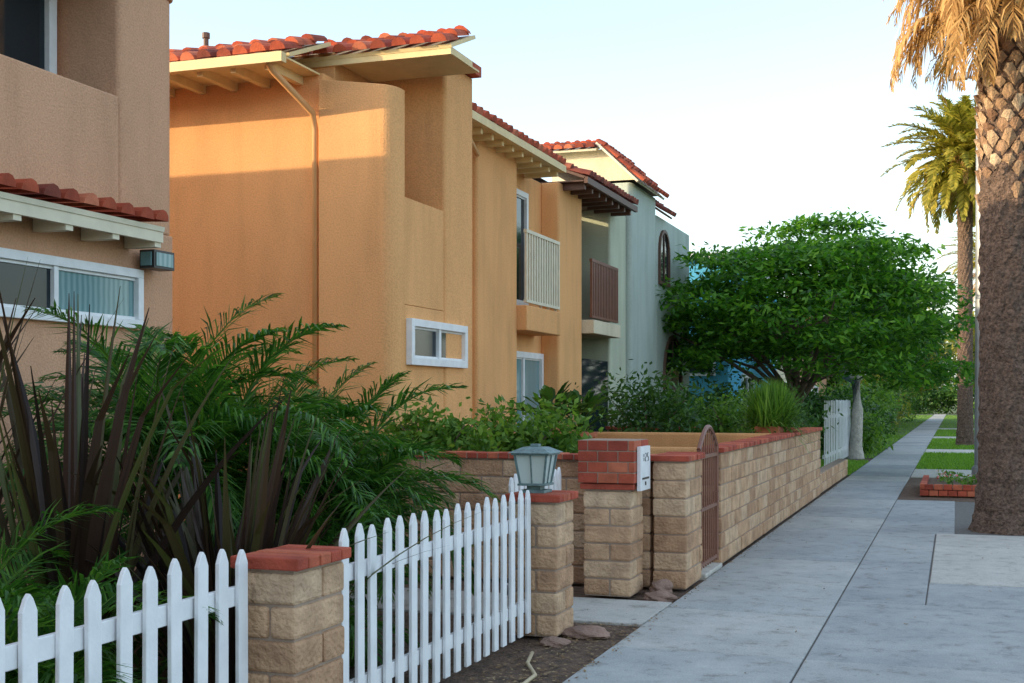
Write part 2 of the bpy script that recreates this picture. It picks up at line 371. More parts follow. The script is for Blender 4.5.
# ------------------------------------------------------------ ground
mb=MB(); mb.add([(-1500,-300,-.17),(1500,-300,-.17),(1500,2500,-.17),(-1500,2500,-.17)],[(0,1,2,3)]); mb.obj('ground',['ground'])
mb=MB(); mb.box(-60,2.6,-30,28,-.165,-.025); mb.box(-60,-5.5,28.01,140,-.165,-.025); mb.box(-5.49,2.6,28.01,140,-.165,-.03); mb.obj('yard_soil',['soil'])
mb=MB(); mb.add([(2.77,-60,-.160),(11.5,-60,-.160),(11.5,900,-.160),(2.77,900,-.160)],[(0,1,2,3)]); mb.obj('road',['asphalt'])
mb=MB(); 
y=-30
while y<150: mb.box(2.6,2.76,y+.005,y+2.99,-.16,0.0); y+=3
mb.obj('kerb',['conc'],bevel=.02)
mb=MB(); mb.box(11.5,60,-60,400,-.165,-.01); mb.obj('far_side_ground',['lawn'])
mb=MB(); mb.box(-2.09,-.88,-8,150,-.024,-.011); mb.box(-.879,2.58,-8,21,-.024,-.013); mb.obj('joint_grit',['joint'])
mb=MB(); y=-8.3
while y<150:
    st=1.62
    mb.box(-2.1,-.884,y+.006,y+st-.006,-.12,random.uniform(-.003,.003)); y+=st
mb.obj('sidewalk',['conc'],bevel=.009)
mb=MB(); y=-9.2
while y<10:
    st=2.44
    for a,b2 in((-.872,.85),(.864,2.59)):
        mb.box(a,b2,y+.006,min(y+st-.006,10.28),-.12,random.uniform(-.004,.001))
    y+=st
for (a,b2,c,d) in [(-.872,-.22,10.3,13.0),(-.872,-.22,13.01,15.8),(-.21,2.59,10.3,11.55),(-.872,.0,15.81,18.4),(-.872,.0,18.41,21.0),(1.25,2.59,15.81,21.0)]:
    mb.box(a,b2,c+.005,d,-.12,-.002)
mb.obj('parkway_paving',['conc'],bevel=.009)
mb=MB(); mb.box(-.205,2.59,11.56,15.79,-.12,.004)
for (c,d) in ((27.5,30.5),(40,43),(55,58),(72,75)): mb.box(-.87,2.59,c,d,-.12,-.002)
mb.obj('driveway_apron',['conc2'],bevel=.010)
mb=MB(); mb.box(-6,-2.112,8.75,9.78,-.1,-.004); mb.box(-3,-2.112,11.2,12.05,-.1,.03); mb.obj('garden_path',['conc2'],bevel=.01)
def lawn(name,x0,x1,y0,y1,n,h=.06):
    e=empty(name); mb=MB(); mb.box(x0,x1,y0,y1,-.1,-.012); mb.obj('turf',['lawn'],e)
    p=np.stack([rng.uniform(x0,x1,n),rng.uniform(y0,y1,n),np.full(n,-.012)],1)
    a=rng.uniform(0,6.28,n); w=.014; hh=h*rng.uniform(.5,1.3,n)
    dx=np.stack([np.cos(a)*w,np.sin(a)*w,np.zeros(n)],1)
    tip=p+np.stack([rng.normal(0,.02,n),rng.normal(0,.02,n),hh],1)
    V=np.stack([p-dx,p+dx,tip],1).reshape(-1,3); mesh_np('blades',V,np.arange(3*n).reshape(-1,3),['grass'],e)
lawn('lawn',-5.4,-2.12,27.6,34,12000)
lawn('lawn',-5.4,-2.12,36,60,8000)
lawn('lawn',-5.4,-2.12,61,138,6000)
lawn('grass_strip',-.86,2.59,30.6,39.9,12000)
lawn('grass_strip',-.86,2.59,43.1,54.9,9000)
lawn('grass_strip',-.86,2.59,58.1,71.9,5000)
lawn('grass_strip',-.86,2.59,75.1,138,5000)

# ------------------------------------------------------------ fences, pillars
picket_fence('picket_fence',2.0,4.56,-2.82)
picket_fence('picket_fence',5.24,7.92,-2.70,h=1.0)
def pillar(name,x0,x1,y0,y1,h):
    e=empty(name); mb=MB(); n=round(h/.15); hh=h/n
    for j in range(n):
        za=j*hh+.005; zb=(j+1)*hh-.005
        q=random.uniform(-.005,.005)
        if j%2==0:
            s=x0+(x1-x0)*.55; mb.box(x0,s-.004,y0+q,y1+q,za,zb); mb.box(s+.004,x1,y0+q,y1+q,za,zb)
        else:
            s=y0+(y1-y0)*.55; mb.box(x0+q,x1+q,y0,s-.004,za,zb); mb.box(x0+q,x1+q,s+.004,y1,za,zb)
    mb.obj('blocks',['block'],e,bevel=.016); mc=MB(); mc.box(x0+.013,x1-.013,y0+.013,y1-.013,0,h+.008); mc.obj('mortar',['mortar'],e)
    brickcap(e,x0,x1,y0,y1,h); return e
pillar('block_pillar',-2.90,-2.62,4.66,5.12,.87)
pillar('block_pillar',-2.86,-2.52,8.02,8.42,.90)
e=pillar('house_number_post',-2.87,-2.47,9.86,10.28,.86)
mb=MB(); z=.925
for j in range(4):
    za=z+j*.088; zb=za+.08
    n=3; off=0 if j%2==0 else .5
    xs=[-2.91]+[-2.91+ (k+1-off)*.17 for k in range(3) if -2.91+(k+1-off)*.17<-2.46]+[-2.43]
    xs=sorted(set(xs))
    for a,b2 in zip(xs[:-1],xs[1:]):
        if b2-a>.03:
            mb.box(a+.004,b2-.004,9.82,10.065,za,zb); mb.box(a+.004,b2-.004,10.075,10.32,za,zb)
mb.obj('brick_head',['brick'],e,bevel=.006)
mb=MB(); mb.box(-2.902,-2.438,9.828,10.312,.925,1.272); mb.obj('head_mortar',['mortar'],e)
mb=MB(); mb.box(-2.429,-2.40,9.90,10.24,.86,1.22,0)
def seg7(mb,x,yc,zc,s,segs,m):
    t=s*.16
    D={'a':(0,s),'d':(0,-s),'g':(0,0)}
    for k in segs:
        if k in D: mb.box(x,x+.004,yc-s*.5+t*.6,yc+s*.5-t*.6,zc+D[k][1]-t/2,zc+D[k][1]+t/2,m)
        else:
            yy={'f':-.5,'e':-.5,'b':.5,'c':.5}[k]*s; zz={'f':.5,'b':.5,'e':-.5,'c':-.5}[k]*s
            mb.box(x,x+.004,yc+yy-t/2,yc+yy+t/2,zc+zz-s/2+t*.6,zc+zz+s/2-t*.6,m)
for kk,sg in enumerate(['bc','abged','afgcd']): seg7(mb,-2.399,9.99+kk*.08,1.13,.032,sg,1)
mb.box(-2.399,-2.394,9.96,10.18,.95,.965,1); mb.box(-2.399,-2.394,10.05,10.08,.90,.93,1)
mb.obj('number_plaque',['white','black'],e,bevel=0)
def lantern(name,cx,cy,z0):
    e=empty(name); mb=MB()
    mb.box(cx-.09,cx+.09,cy-.09,cy+.09,z0,z0+.02); mb.box(cx-.05,cx+.05,cy-.05,cy+.05,z0+.02,z0+.05); mb.box(cx-.10,cx+.10,cy-.10,cy+.10,z0+.05,z0+.065)
    for sx in(-1,0,1):
        for sy in(-1,0,1):
            if sx or sy: mb.tube([(cx+sx*.085,cy+sy*.085,z0+.065),(cx+sx*.115,cy+sy*.115,z0+.26)],.010 if sx*sy else .006,4)
    mb.box(cx-.135,cx+.135,cy-.135,cy+.135,z0+.26,z0+.275)
    b=.155; vs=[(cx-b,cy-b,z0+.275),(cx+b,cy-b,z0+.275),(cx+b,cy+b,z0+.275),(cx-b,cy+b,z0+.275),(cx-.07,cy-.07,z0+.315),(cx+.07,cy-.07,z0+.315),(cx+.07,cy+.07,z0+.315),(cx-.07,cy+.07,z0+.315)]
    mb.add(vs,[(0,3,2,1),(4,5,6,7),(0,1,5,4),(1,2,6,5),(2,3,7,6),(3,0,4,7)]); mb.box(cx-.03,cx+.03,cy-.03,cy+.03,z0+.315,z0+.335)
    mb.obj('frame',['verd'],e,bevel=.002)
    mg=MB(); a=.08;b=.108
    vs=[(cx-a,cy-a,z0+.066),(cx+a,cy-a,z0+.066),(cx+a,cy+a,z0+.066),(cx-a,cy+a,z0+.066),(cx-b,cy-b,z0+.259),(cx+b,cy-b,z0+.259),(cx+b,cy+b,z0+.259),(cx-b,cy+b,z0+.259)]
    mg.add(vs,[(0,3,2,1),(4,5,6,7),(0,1,5,4),(1,2,6,5),(2,3,7,6),(3,0,4,7)]); mg.obj('glass',['lglass'],e)
lantern('pillar_lantern',-2.73,8.2,.962)
picket_fence('picket_gate',8.55,9.75,-3.05,h=1.05,sp=.12)
e=empty('block_wall'); blockwall(e,-2.42,-2.13,10.42,11.12,0,1.07); 
e=empty('block_wall'); blockwall(e,-2.33,-2.13,12.1,21.6,0,1.08)
e=empty('block_wall'); blockwall(e,-5.4,-2.45,10.45,10.65,0,1.07)
e=empty('block_wall'); blockwall(e,-5.8,-2.36,21.4,21.6,0,1.07)
e=empty('stucco_yard_wall'); mb=MB(); mb.box(-5.88,-2.36,17.3,17.5,0,1.14); mb.box(-5.3,-2.36,13.0,13.15,0,1.10); mb.obj('wall',['st_wall'],e,bevel=.03)
mb=MB(); mb.box(-2.75,-2.35,13.2,17.2,0,1.03);mb.box(-2.75,-2.35,17.6,21.3,0,1.03); mb.obj('planter_bed',['st_wall'],e,bevel=.02)
e=empty('low_planter_wall'); blockwall(e,-2.35,-2.15,21.75,27.5,0,.34,cap=False)
e=empty('iron_gate'); mb=MB(); gx=-2.17
def arch(y): return 1.15+.20*math.sin(math.pi*(y-11.16)/(12.06-11.16))
for k in range(9):
    yy=11.18+k*(12.06-11.2)/8; mb.tube([(gx,yy,.06),(gx,yy,arch(yy))],.008 if 0<k<8 else .022,6)
mb.tube([(gx,11.16+.9*i/14,arch(11.16+.9*i/14)) for i in range(15)],.022,6)
for z in(.1,.6,1.08): mb.box(gx-.012,gx+.012,11.16,12.07,z-.016,z+.016)
mb.box(gx-.03,gx+.03,11.95,12.03,.62,.72)
mb.obj('bars',['iron'],e)

# ------------------------------------------------------------ house 1
H=empty('stucco_townhouse'); X=-6.3; YE=9.14
mb=MB()
mb.prism([(-14,-14),(X,-14),(X,YE),(-14,YE)],0,3.0,0,{2:.06})
mb.prism([(-14,-14),(-6.9,-14),(-6.9,8.38),(-14,8.38)],3.0,5.0,0)
mb.prism([(-14,8.38),(X,8.38),(X,YE),(-14,YE)],3.0,5.0,0,{1:.05,2:.12})
mb.prism([(X-.14,1.5),(X,1.5),(X,8.378),(X-.14,8.378)],3.0,4.03,0)
mb.prism([(-14,-14),(X+.02,-14),(X+.02,YE+.02),(-14,YE+.02)],5.0,5.32,0,{2:.12})
mb.obj('walls',['st_pink'],H,bevel=.015)
mb=MB(); window_x(mb,X,4.6,8.62,2.18,2.66,.07,3,0,1,.06,2)
window_x(mb,-6.9,6.2,8.30,3.05,4.98,.09,1,0,1,.06)
mb.obj('windows',['white','glass','curtain'],H,bevel=.004)
mb=MB(); tiles(mb,(-5.97,1.0,2.985),(0,1,0),(-.33,0,.045),7.52,.33,0,1)
mb.box(-6.02,-5.985,1.0,8.52,2.86,2.96,1); mb.box(-6.29,-6.02,1.0,8.52,2.925,2.945,1)
for k in range(12): mb.box(-6.29,-6.0,2.6+k*.53,2.68+k*.53,2.82,2.924,1)
mb.obj('tile_skirt',['tile','creamw'],H)
mb=MB(); mb.box(X,X+.06,8.66,8.76,2.72,2.80,0); mb.box(X+.06,X+.20,8.56,8.84,2.67,2.82,0); mb.box(X+.202,X+.206,8.585,8.815,2.69,2.80,1); mb.box(X+.08,X+.18,8.545,8.558,2.69,2.80,1); mb.obj('flood_lamp',['black','curtain'],H,bevel=.006)

# ------------------------------------------------------------ house 2
H=empty('tan_townhouse')
mb=MB()
mb.prism([(-12,11.8),(-6.3,11.8),(-6.3,13.9),(-12,13.9)],0,5.06,0)
mb.prism([(-6.3,11.7),(-5.42,11.7),(-5.42,11.95),(-6.3,11.95)],0,lambda x,y:4.97-(x+6.3)*.15,0,{1:.16})
mb.prism([(-6.3,11.96),(-5.43,11.96),(-5.43,13.03),(-6.3,13.03)],0,2.6,0)
mb.prism([(-5.58,11.96),(-5.43,11.96),(-5.43,13.03),(-5.58,13.03)],2.603,3.73,0)
mb.prism([(-6.3,13.04),(-5.41,13.04),(-5.41,13.9),(-6.3,13.9)],0,5.42,0,{1:.05,2:.05})
mb.box(-12,-6.32,12.1,13.89,5.06,5.36)
mb.obj('walls',['st_tan'],H,bevel=.008)
mb=MB(); tiles(mb,(-12,11.12,5.10),(1,0,0),(0,.85,.33),5.68,.95,0,1)
tiles(mb,(-7.0,12.05,5.31),(1,0,0),(0,.5,.2),2.06,.75,0,1)
mb.box(-12,-6.34,11.0,11.1,4.99,5.09,1)
mb.box(-12,-6.34,11.11,11.8,5.04,5.06,1)
mb.box(-6.99,-4.95,12.07,12.11,5.21,5.29,1); mb.box(-6.3,-4.99,12.115,13.0,5.245,5.265,1); mb.box(-4.985,-4.955,12.115,12.7,5.22,5.29,1)
mb.box(-12,-5.3,12.75,13.88,5.43,5.55,0)
for k in range(14): mb.box(-11.8+k*.4,-11.73+k*.4,11.12,11.79,4.95,5.04,1)
mb.obj('roof',['tile','cream'],H)
mb=MB(); window_x(mb,-5.43,12.0,13.6,1.97,2.46,.08,1,0,1,.07); mb.obj('window',['white','glass'],H,bevel=.004)
mb=MB(); mb.tube([(-6.52,11.06,5.0),(-6.50,11.1,4.93),(-6.36,11.68,4.62),(-6.36,11.74,4.45),(-6.36,11.74,.1)],.035,8); mb.obj('downspout',['pipe'],H,smooth=True)
mb=MB(); mb.tube([(-8.0,12.2,5.2),(-8.0,12.2,5.70)],.03,8); mb.tube([(-8.0,12.2,5.70),(-8.0,12.2,5.76)],.045,8); mb.obj('vent_pipe',['brown'],H)

# unit b
H=empty('tan_townhouse')
mb=MB()
mb.box(-12,-6.2,13.92,20.2,0,5.05)
for (a,b2) in((15.3,16.9),(18.9,20.2)):
    mb.prism([(-6.2,a),(-5.9,a),(-5.9,b2),(-6.2,b2)],0,5.05,0,{1:.05,2:.05})
mb.box(-6.2,-5.76,16.903,18.55,2.6,2.96)
mb.obj('walls',['st_tan'],H,bevel=.012)
mb=MB(); tiles(mb,(-5.62,18.15,5.14),(0,-1,0),(-.85,0,.36),3.95,.95,0,1)
mb.box(-5.64,-5.56,14.2,18.17,5.05,5.15,1); mb.box(-6.2,-5.65,14.2,18.17,5.06,5.08,1)
for k in range(10): mb.box(-6.18,-5.66,14.4+k*.4,14.47+k*.4,4.98,5.058,1)
mb.obj('roof',['tile','cream'],H)
mb=MB(); mb.box(-12,-6.5,13.9,20.2,5.05,5.3); mb.obj('roof_deck',['flat'],H)
mb=MB(); mb.tube([(-5.62,14.25,5.05),(-5.75,14.6,4.9),(-5.86,15.2,4.8)],.035,8,1)
mb.box(-5.82,-5.77,16.93,18.53,4.0,4.05,0); mb.box(-5.82,-5.77,16.93,18.53,3.0,3.04,0)
for k in range(14): mb.box(-5.81,-5.78,16.95+k*.119,17.0+k*.119,3.04,4.0,0)
mb.box(-6.2,-5.82,18.48,18.53,4.0,4.05,0)
for k in range(3): mb.box(-6.1+k*.12,-6.06+k*.12,18.49,18.52,2.97,4.0,0)
mb.obj('balcony_railing',['creamw','pipe'],H)
mb=MB(); window_x(mb,-6.2,17.0,18.85,.05,2.33,.09,1,0,1,.06); window_x(mb,-6.2,16.95,18.1,3.0,4.75,.08,1,0,1,.06,2); mb.obj('doors',['white','curtain','glass'],H)

# unit c
H=empty('green_townhouse')
mb=MB(); mb.box(-12,-6.8,20.22,23.18,0,5.0); mb.prism([(-6.8,22),(-5.9,22),(-5.9,23.18),(-6.8,23.18)],0,5.3,0,{1:.05,2:.05})
mb.obj('walls',['st_green'],H,bevel=.012)
mb=MB(); mb.box(-6.8,-5.7,20.22,21.99,2.72,2.95); mb.obj('balcony_slab',['st_cream'],H,bevel=.01)
mb=MB(); tiles(mb,(-5.5,22.3,5.14),(0,-1,0),(-.85,0,.32),3.3,1.0,0,1); mb.box(-5.52,-5.46,19.0,22.3,5.03,5.13,1); mb.box(-6.8,-5.53,19.0,22.3,5.06,5.08,1)
for k in range(8): mb.box(-6.1,-5.54,19.1+k*.42,19.18+k*.42,4.95,5.058,1)
mb.obj('roof',['tiledk','brown'],H)
mb=MB(); mb.box(-5.79,-5.74,20.25,21.98,3.93,3.98); mb.box(-5.79,-5.74,20.25,21.98,2.99,3.03)
for k in range(17): mb.box(-5.785,-5.745,20.27+k*.104,20.33+k*.104,3.03,3.93)
mb.obj('balcony_railing',['iron'],H)
mb=MB(); window_x(mb,-6.8,20.4,21.9,.05,2.3,.08,1,0,1); window_x(mb,-6.8,20.4,21.9,3.0,4.8,.08,1,0,1); 
mb.box(-5.96,-5.93,20.22,21.97,0,2.3,1); mb.obj('doors',['brown','glass'],H)

# unit d
H=empty('green_townhouse')
mb=MB(); mb.box(-12,-6.3,23.2,25.3,0,5.8); mb.prism([(-6.3,23.2),(-5.8,23.2),(-5.8,25.3),(-6.3,25.3)],0,5.75,0,{1:.1,2:.1})
mb.obj('walls',['st_grey'],H,bevel=.012)
mb=MB(); mb.add([(-7.4,23.22,5.8),(-5.75,23.22,5.8),(-6.4,23.22,6.42),(-7.4,23.22,6.42),(-7.4,25.3,5.8),(-5.75,25.3,5.8),(-6.4,25.3,6.42),(-7.4,25.3,6.42)],[(0,1,2,3),(7,6,5,4),(1,5,6,2),(2,6,7,3),(3,7,4,0)]); mb.obj('gable',['st_cream'],H)
mb=MB(); tiles(mb,(-5.62,25.3,5.74),(0,-1,0),(-.75,0,.72),2.3,1.13,0,1); tiles(mb,(-9.2,23.0,6.40),(1,0,0),(0,.8,.25),2.75,.7,0,1)
mb.obj('roof',['tile','creamw'],H)
# unit e
H=empty('green_townhouse')
mb=MB(); mb.prism([(-12,25.5),(-5.85,25.5),(-5.85,29.0),(-12,29.0)],0,5.45,0,{1:.08,2:.08}); mb.obj('walls',['st_grey'],H,bevel=.01)
def archwin(mb,x,y0,y1,z0,z1,m=0,mf=1):
    yc=(y0+y1)/2; r=(y1-y0)/2
    def prof(k): return [(y0-k,z0-k),(y1+k,z0-k)]+[(yc+(r+k)*math.cos(t*math.pi/10),z1-r+(r+k)*math.sin(t*math.pi/10)) for t in range(11)]
    A=prof(0);B=prof(.07); n=len(A)
    mb.add([(x+.01,a,b2) for a,b2 in A],[tuple(range(n))],m)
    mb.add([(x+.05,a,b2) for a,b2 in A]+[(x+.05,a,b2) for a,b2 in B]+[(x,a,b2) for a,b2 in B]+[(x,a,b2) for a,b2 in A],
      [(i,(i+1)%n,n+(i+1)%n,n+i) for i in range(n)]+[(n+i,n+(i+1)%n,2*n+(i+1)%n,2*n+i) for i in range(n)]+[(i,3*n+i,3*n+(i+1)%n,(i+1)%n) for i in range(n)],mf)
    mb.box(x+.011,x+.03,yc-.02,yc+.02,z0,z1-.02,mf)
mb=MB(); archwin(mb,-5.85,25.75,26.6,4.1,5.15); archwin(mb,-5.85,26.2,27.9,1.9,2.95); mb.obj('arched_windows',['glass','brown'],H)
mb=MB(); tiles(mb,(-5.7,26.4,5.5),(0,-1,0),(-.7,0,.5),.95,.6,0,1); mb.obj('roof',['tiledk','brown'],H)
H=empty('blue_house')
mb=MB(); mb.box(-14,-5.3,31,40,0,5.1); mb.obj('walls',['st_blue'],H,bevel=.02)
mb=MB(); 
for (a,b2,c,d) in((-8.4,-7.2,3.0,4.2),(-6.5,-5.6,2.2,3.2)):
    mb.box(a,b2,30.94,31,c,d,0); mb.box(a+.08,b2-.08,30.925,30.938,c+.08,d-.08,1)
window_x(mb,-5.3,33,35,1,2.3,.08,1,0,1); mb.box(-14,-5.1,30.8,40.2,5.1,5.25,0)
mb.obj('windows_and_trim',['white','glass'],H)
for i,(y0,y1,x,h,mt) in enumerate([(43,53,-6.2,4.6,'st_cream'),(56,68,-6.4,5.4,'st_pink'),(72,84,-6.2,5.0,'st_green'),(88,104,-6.2,5.5,'st_cream')]):
    H=empty('distant_house'); mb=MB(); mb.box(-16,x,y0,y1,0,h); mb.obj('walls',[mt],H,bevel=.02)
    mb=MB(); tiles(mb,(x+.4,y1+.3,h-.05),(0,-1,0),(-.85,0,.4),y1-y0+.6,2.0,0,1,spc=.3,row=.5); tiles(mb,(-16,y0-.4,h-.05),(1,0,0),(0,.85,.4),16+x,2.0,0,1,spc=.3,row=.5); mb.obj('roof',['tile','cream'],H)
    mb=MB(); window_x(mb,x,y0+1.5,y0+3.2,1,2.3,.08,1,0,1); window_x(mb,x,y0+5.5,y0+7.2,1,2.3,.08,1,0,1); mb.box(x,x+.05,y0+4,y0+4.9,0,2.1,0)
    mb.obj('windows',['white','glass'],H)
picket_fence('picket_fence',29.2,36.5,-2.8,h=1.6,sp=.32,rails=(.3,1.2))

# ------------------------------------------------------------ plants
def palmplant(name,base,n,L,ll,trunkh,seedn,elmin=-.1,elmax=1.45,w=.013,nl=60,trs=3):
    random.seed(seedn); e=empty(name); mb=MB()
    for k in range(trs):
        a=2.1*k+.4; off=.16 if trs>1 else 0
        tp=Vector(base)+Vector((math.cos(a)*off*1.6,math.sin(a)*off*1.6,trunkh*random.uniform(.75,1.15)))
        mb.tube([(base[0]+math.cos(a)*off*.6,base[1]+math.sin(a)*off*.6,base[2]),tp*.5+Vector(base)*.5,tp],[.06,.05,.045],7,2)
        for i in range(n//trs):
            az=i*2.399+k; t=(i+.5)/(n//trs); el=elmax-(elmax-elmin)*t**.8+random.uniform(-.12,.12)
            frond(mb,tp,az+random.uniform(-.2,.2),el,L*random.uniform(.75,1.12),random.uniform(1.1,2.0),ll,nl,0,1,w,soft=.6,rr=.009,ang=.85)
    mb.obj('fronds_and_stems',['palm','leaf_lt','bark'],e)
palmplant('pygmy_date_palm',(-4.5,6.6,0),57,1.4,.34,1.35,3,w=.015)
palmplant('pygmy_date_palm',(-4.0,7.3,0),57,1.15,.32,.85,5,w=.015)
palmplant('pygmy_date_palm',(-4.7,8.5,0),36,1.0,.30,1.05,9)
palmplant('pygmy_date_palm',(-3.5,3.75,0),30,.9,.26,.45,12,trs=2)
palmplant('pygmy_date_palm',(-3.75,6.2,0),24,.85,.28,.35,14,trs=2)
def flax(name,base,n,L0,L1,seedn,spread=.55):
    random.seed(seedn); e=empty(name); mb=MB()
    for i in range(n):
        az=random.uniform(0,6.283); tilt=abs(random.gauss(0,spread))*.8+.05; L=random.uniform(L0,L1); w=random.uniform(.020,.036)
        bx=base[0]+math.cos(az)*random.uniform(0,.2); by=base[1]+math.sin(az)*random.uniform(0,.2)
        p=Vector((bx,by,0)); seg=10; th=tilt*.6; vs=[]; lat=Vector((-math.sin(az),math.cos(az),0)); tw=random.uniform(-.8,.8)
        lat=(lat*math.cos(tw)+Vector((math.cos(az),math.sin(az),0))*math.sin(tw)); kink=random.choice([0,0,0,.35]); az2=az+random.uniform(-.3,.3)
        for k in range(seg+1):
            t=k/seg; ww=w*(0.75+.9*t-1.65*t**2.6) if t<1 else 0.002; ww=max(ww,.002)
            out=Vector((math.cos(az),math.sin(az),0))
            vs+= [p-lat*ww,p-out*ww*.35,p+lat*ww]
            d=Vector((math.cos(az2)*math.sin(th),math.sin(az2)*math.sin(th),math.cos(th))); p=p+d*L/seg; th+=tilt*.10+.025*random.random()+(kink if k==7 else 0)
        fs=[]
        for k in range(seg):
            a=3*k; fs+=[(a,a+1,a+4,a+3),(a+1,a+2,a+5,a+4)]
        mb.add(vs,fs)
    mb.obj('leaves',['flax'],e)
flax('new_zealand_flax',(-3.95,4.9),70,1.4,2.35,21,.36)
flax('new_zealand_flax',(-3.35,5.35),76,1.0,1.65,22,.5)
flax('new_zealand_flax',(-3.6,5.75),50,1.1,1.8,24,.45)
flax('new_zealand_flax',(-4.9,5.0),36,1.5,2.4,23,.35)
random.seed(5)
shrub('undergrowth_shrub',(-4.6,5.6,.35),(1.3,3.0,.45),60,60,.10,.035)
shrub('undergrowth_shrub',(-4.9,9.3,.45),(.9,.9,.5),26,60,.10,.04)
shrub('hedge_shrub',(-4.7,11.15,1.15),(.65,.35,.42),34,70,.09,.045,'leaf_lt')
shrub('hedge_shrub',(-4.2,12.1,1.12),(.8,.5,.42),44,75,.09,.05,'leaf_lt')
def paddle(name,base,n,L,z0,seedn,pot=None,mat='leaf_dark'):
    random.seed(seedn); e=empty(name); mb=MB()
    for i in range(n):
        az=random.uniform(0,6.28); th=random.uniform(.1,1.0); p=Vector((base[0],base[1],z0)); d=Vector((math.cos(az)*math.sin(th),math.sin(az)*math.sin(th),math.cos(th)))
        s=L*random.uniform(.4,.7); q=p+d*s; mb.tube([p,q],[.012,.008],4)
        th+=.4; d2=Vector((math.cos(az)*math.sin(th),math.sin(az)*math.sin(th),math.cos(th))); lat=d2.cross(Vector((0,0,1))).normalized(); l=L*.5;w=.06
        vs=[q,q+d2*l*.3+lat*w,q+d2*l*.7+lat*w*.8,q+d2*l-Vector((0,0,.04)),q+d2*l*.7-lat*w*.8,q+d2*l*.3-lat*w,q+d2*l*.5-Vector((0,0,.02))]
        mb.add(vs,[(0,1,6),(1,2,6),(2,3,6),(3,4,6),(4,5,6),(5,0,6)])
    mb.obj('leaves',[mat],e)
    if pot:
        r,h=pot; mp=MB(); mp.tube([(base[0],base[1],z0-h),(base[0],base[1],z0-.06),(base[0],base[1],z0-.06),(base[0],base[1],z0)],[r*.7,r*.95,r*1.08,r*1.08],20); mp.obj('pot',['terra'],e)
        mp=MB(); mp.box(base[0]-.3,base[0]+.3,base[1]-.3,base[1]+.3,0,z0-h-.002); mp.obj('plinth',['st_wall'],e,bevel=.02)
paddle('potted_bird_of_paradise',(-5.0,15.7),46,.62,1.22,31,(.25,.32))
paddle('potted_bird_of_paradise',(-4.85,16.5),40,.60,1.16,32,(.22,.3))
paddle('bird_of_paradise',(-4.9,22.6),40,1.1,.7,33)
def moundgrass(name,c,r,n,z0):
    e=empty(name); 
    az=rng.uniform(0,6.28,n); th=np.abs(rng.normal(0,.75,n)); L=r*rng.uniform(.6,1.15,n)
    p=np.stack([c[0]+rng.normal(0,.1,n),c[1]+rng.normal(0,.22,n),np.full(n,z0)],1)
    d=np.stack([np.cos(az)*np.sin(th),np.sin(az)*np.sin(th),np.cos(th)],1)
    lat=np.stack([-np.sin(az),np.cos(az),0*az],1)*.010
    m=p+d*L[:,None]*.6; tip=m+d*L[:,None]*.45; tip[:,2]-=L*.22*np.sin(th)
    V=np.stack([p-lat,p+lat,m+lat,m-lat,tip],1).reshape(-1,3); i=np.arange(n)*5
    F=[(a,a+1,a+2,a+3) for a in i.tolist()]+[(a+3,a+2,a+4) for a in i.tolist()]
    mesh_np('blades',V,F,['leaf_lt'],e); 
    mp=MB(); mp.box(c[0]-.17,c[0]+.17,c[1]-.5,c[1]+.5,z0-.12,z0+.01); mp.obj('planter_box',['terra'],e,bevel=.01)
moundgrass('potted_grass_plant',(-2.50,18.3),.62,2400,1.22)
shrub('courtyard_shrub',(-4.6,19.5,1.25),(1.0,1.0,.7),48,60,.12,.05)
shrub('courtyard_shrub',(-3.5,20.6,1.2),(.8,.6,.55),36,60,.12,.05,'leaf_lt')
shrub('courtyard_shrub',(-3.0,23.6,.9),(.7,1.4,.7),40,60,.12,.05)
shrub('courtyard_shrub',(-4.5,26.0,1.2),(1.0,1.6,.9),50,60,.14,.06)
for k,(x,y,z,rx,ry,rz,mt) in enumerate([(-4.2,37.5,1.0,1.6,1.6,1.3,'leaf_dark'),(-3.3,42,1.0,1.2,2.5,1.2,'leaf_dark'),(-3.7,48,1.2,1.6,3,1.5,'leaf_lt'),(-3.3,56,1.1,1.2,3,1.4,'leaf_dark'),(-4.0,66,1.4,2,4,1.8,'leaf_gold'),(-2.9,39.5,.5,.6,1.5,.6,'leaf_lt'),(-3.6,80,1.5,1.6,5,1.8,'leaf_lt'),(-3.8,96,1.6,1.8,6,2.0,'leaf_dark'),(0,150,1.5,9,3,2.5,'leaf_dark'),(5,140,1.0,3,3,1.6,'leaf_lt')]):
    shrub('roadside_shrub',(x,y,z),(rx,ry,rz),70 if k<8 else 150,60,.2 if k<8 else .4,.09 if k<8 else .2,mt,cr=(.5,.5,.4) if k<8 else (.9,.9,.6))
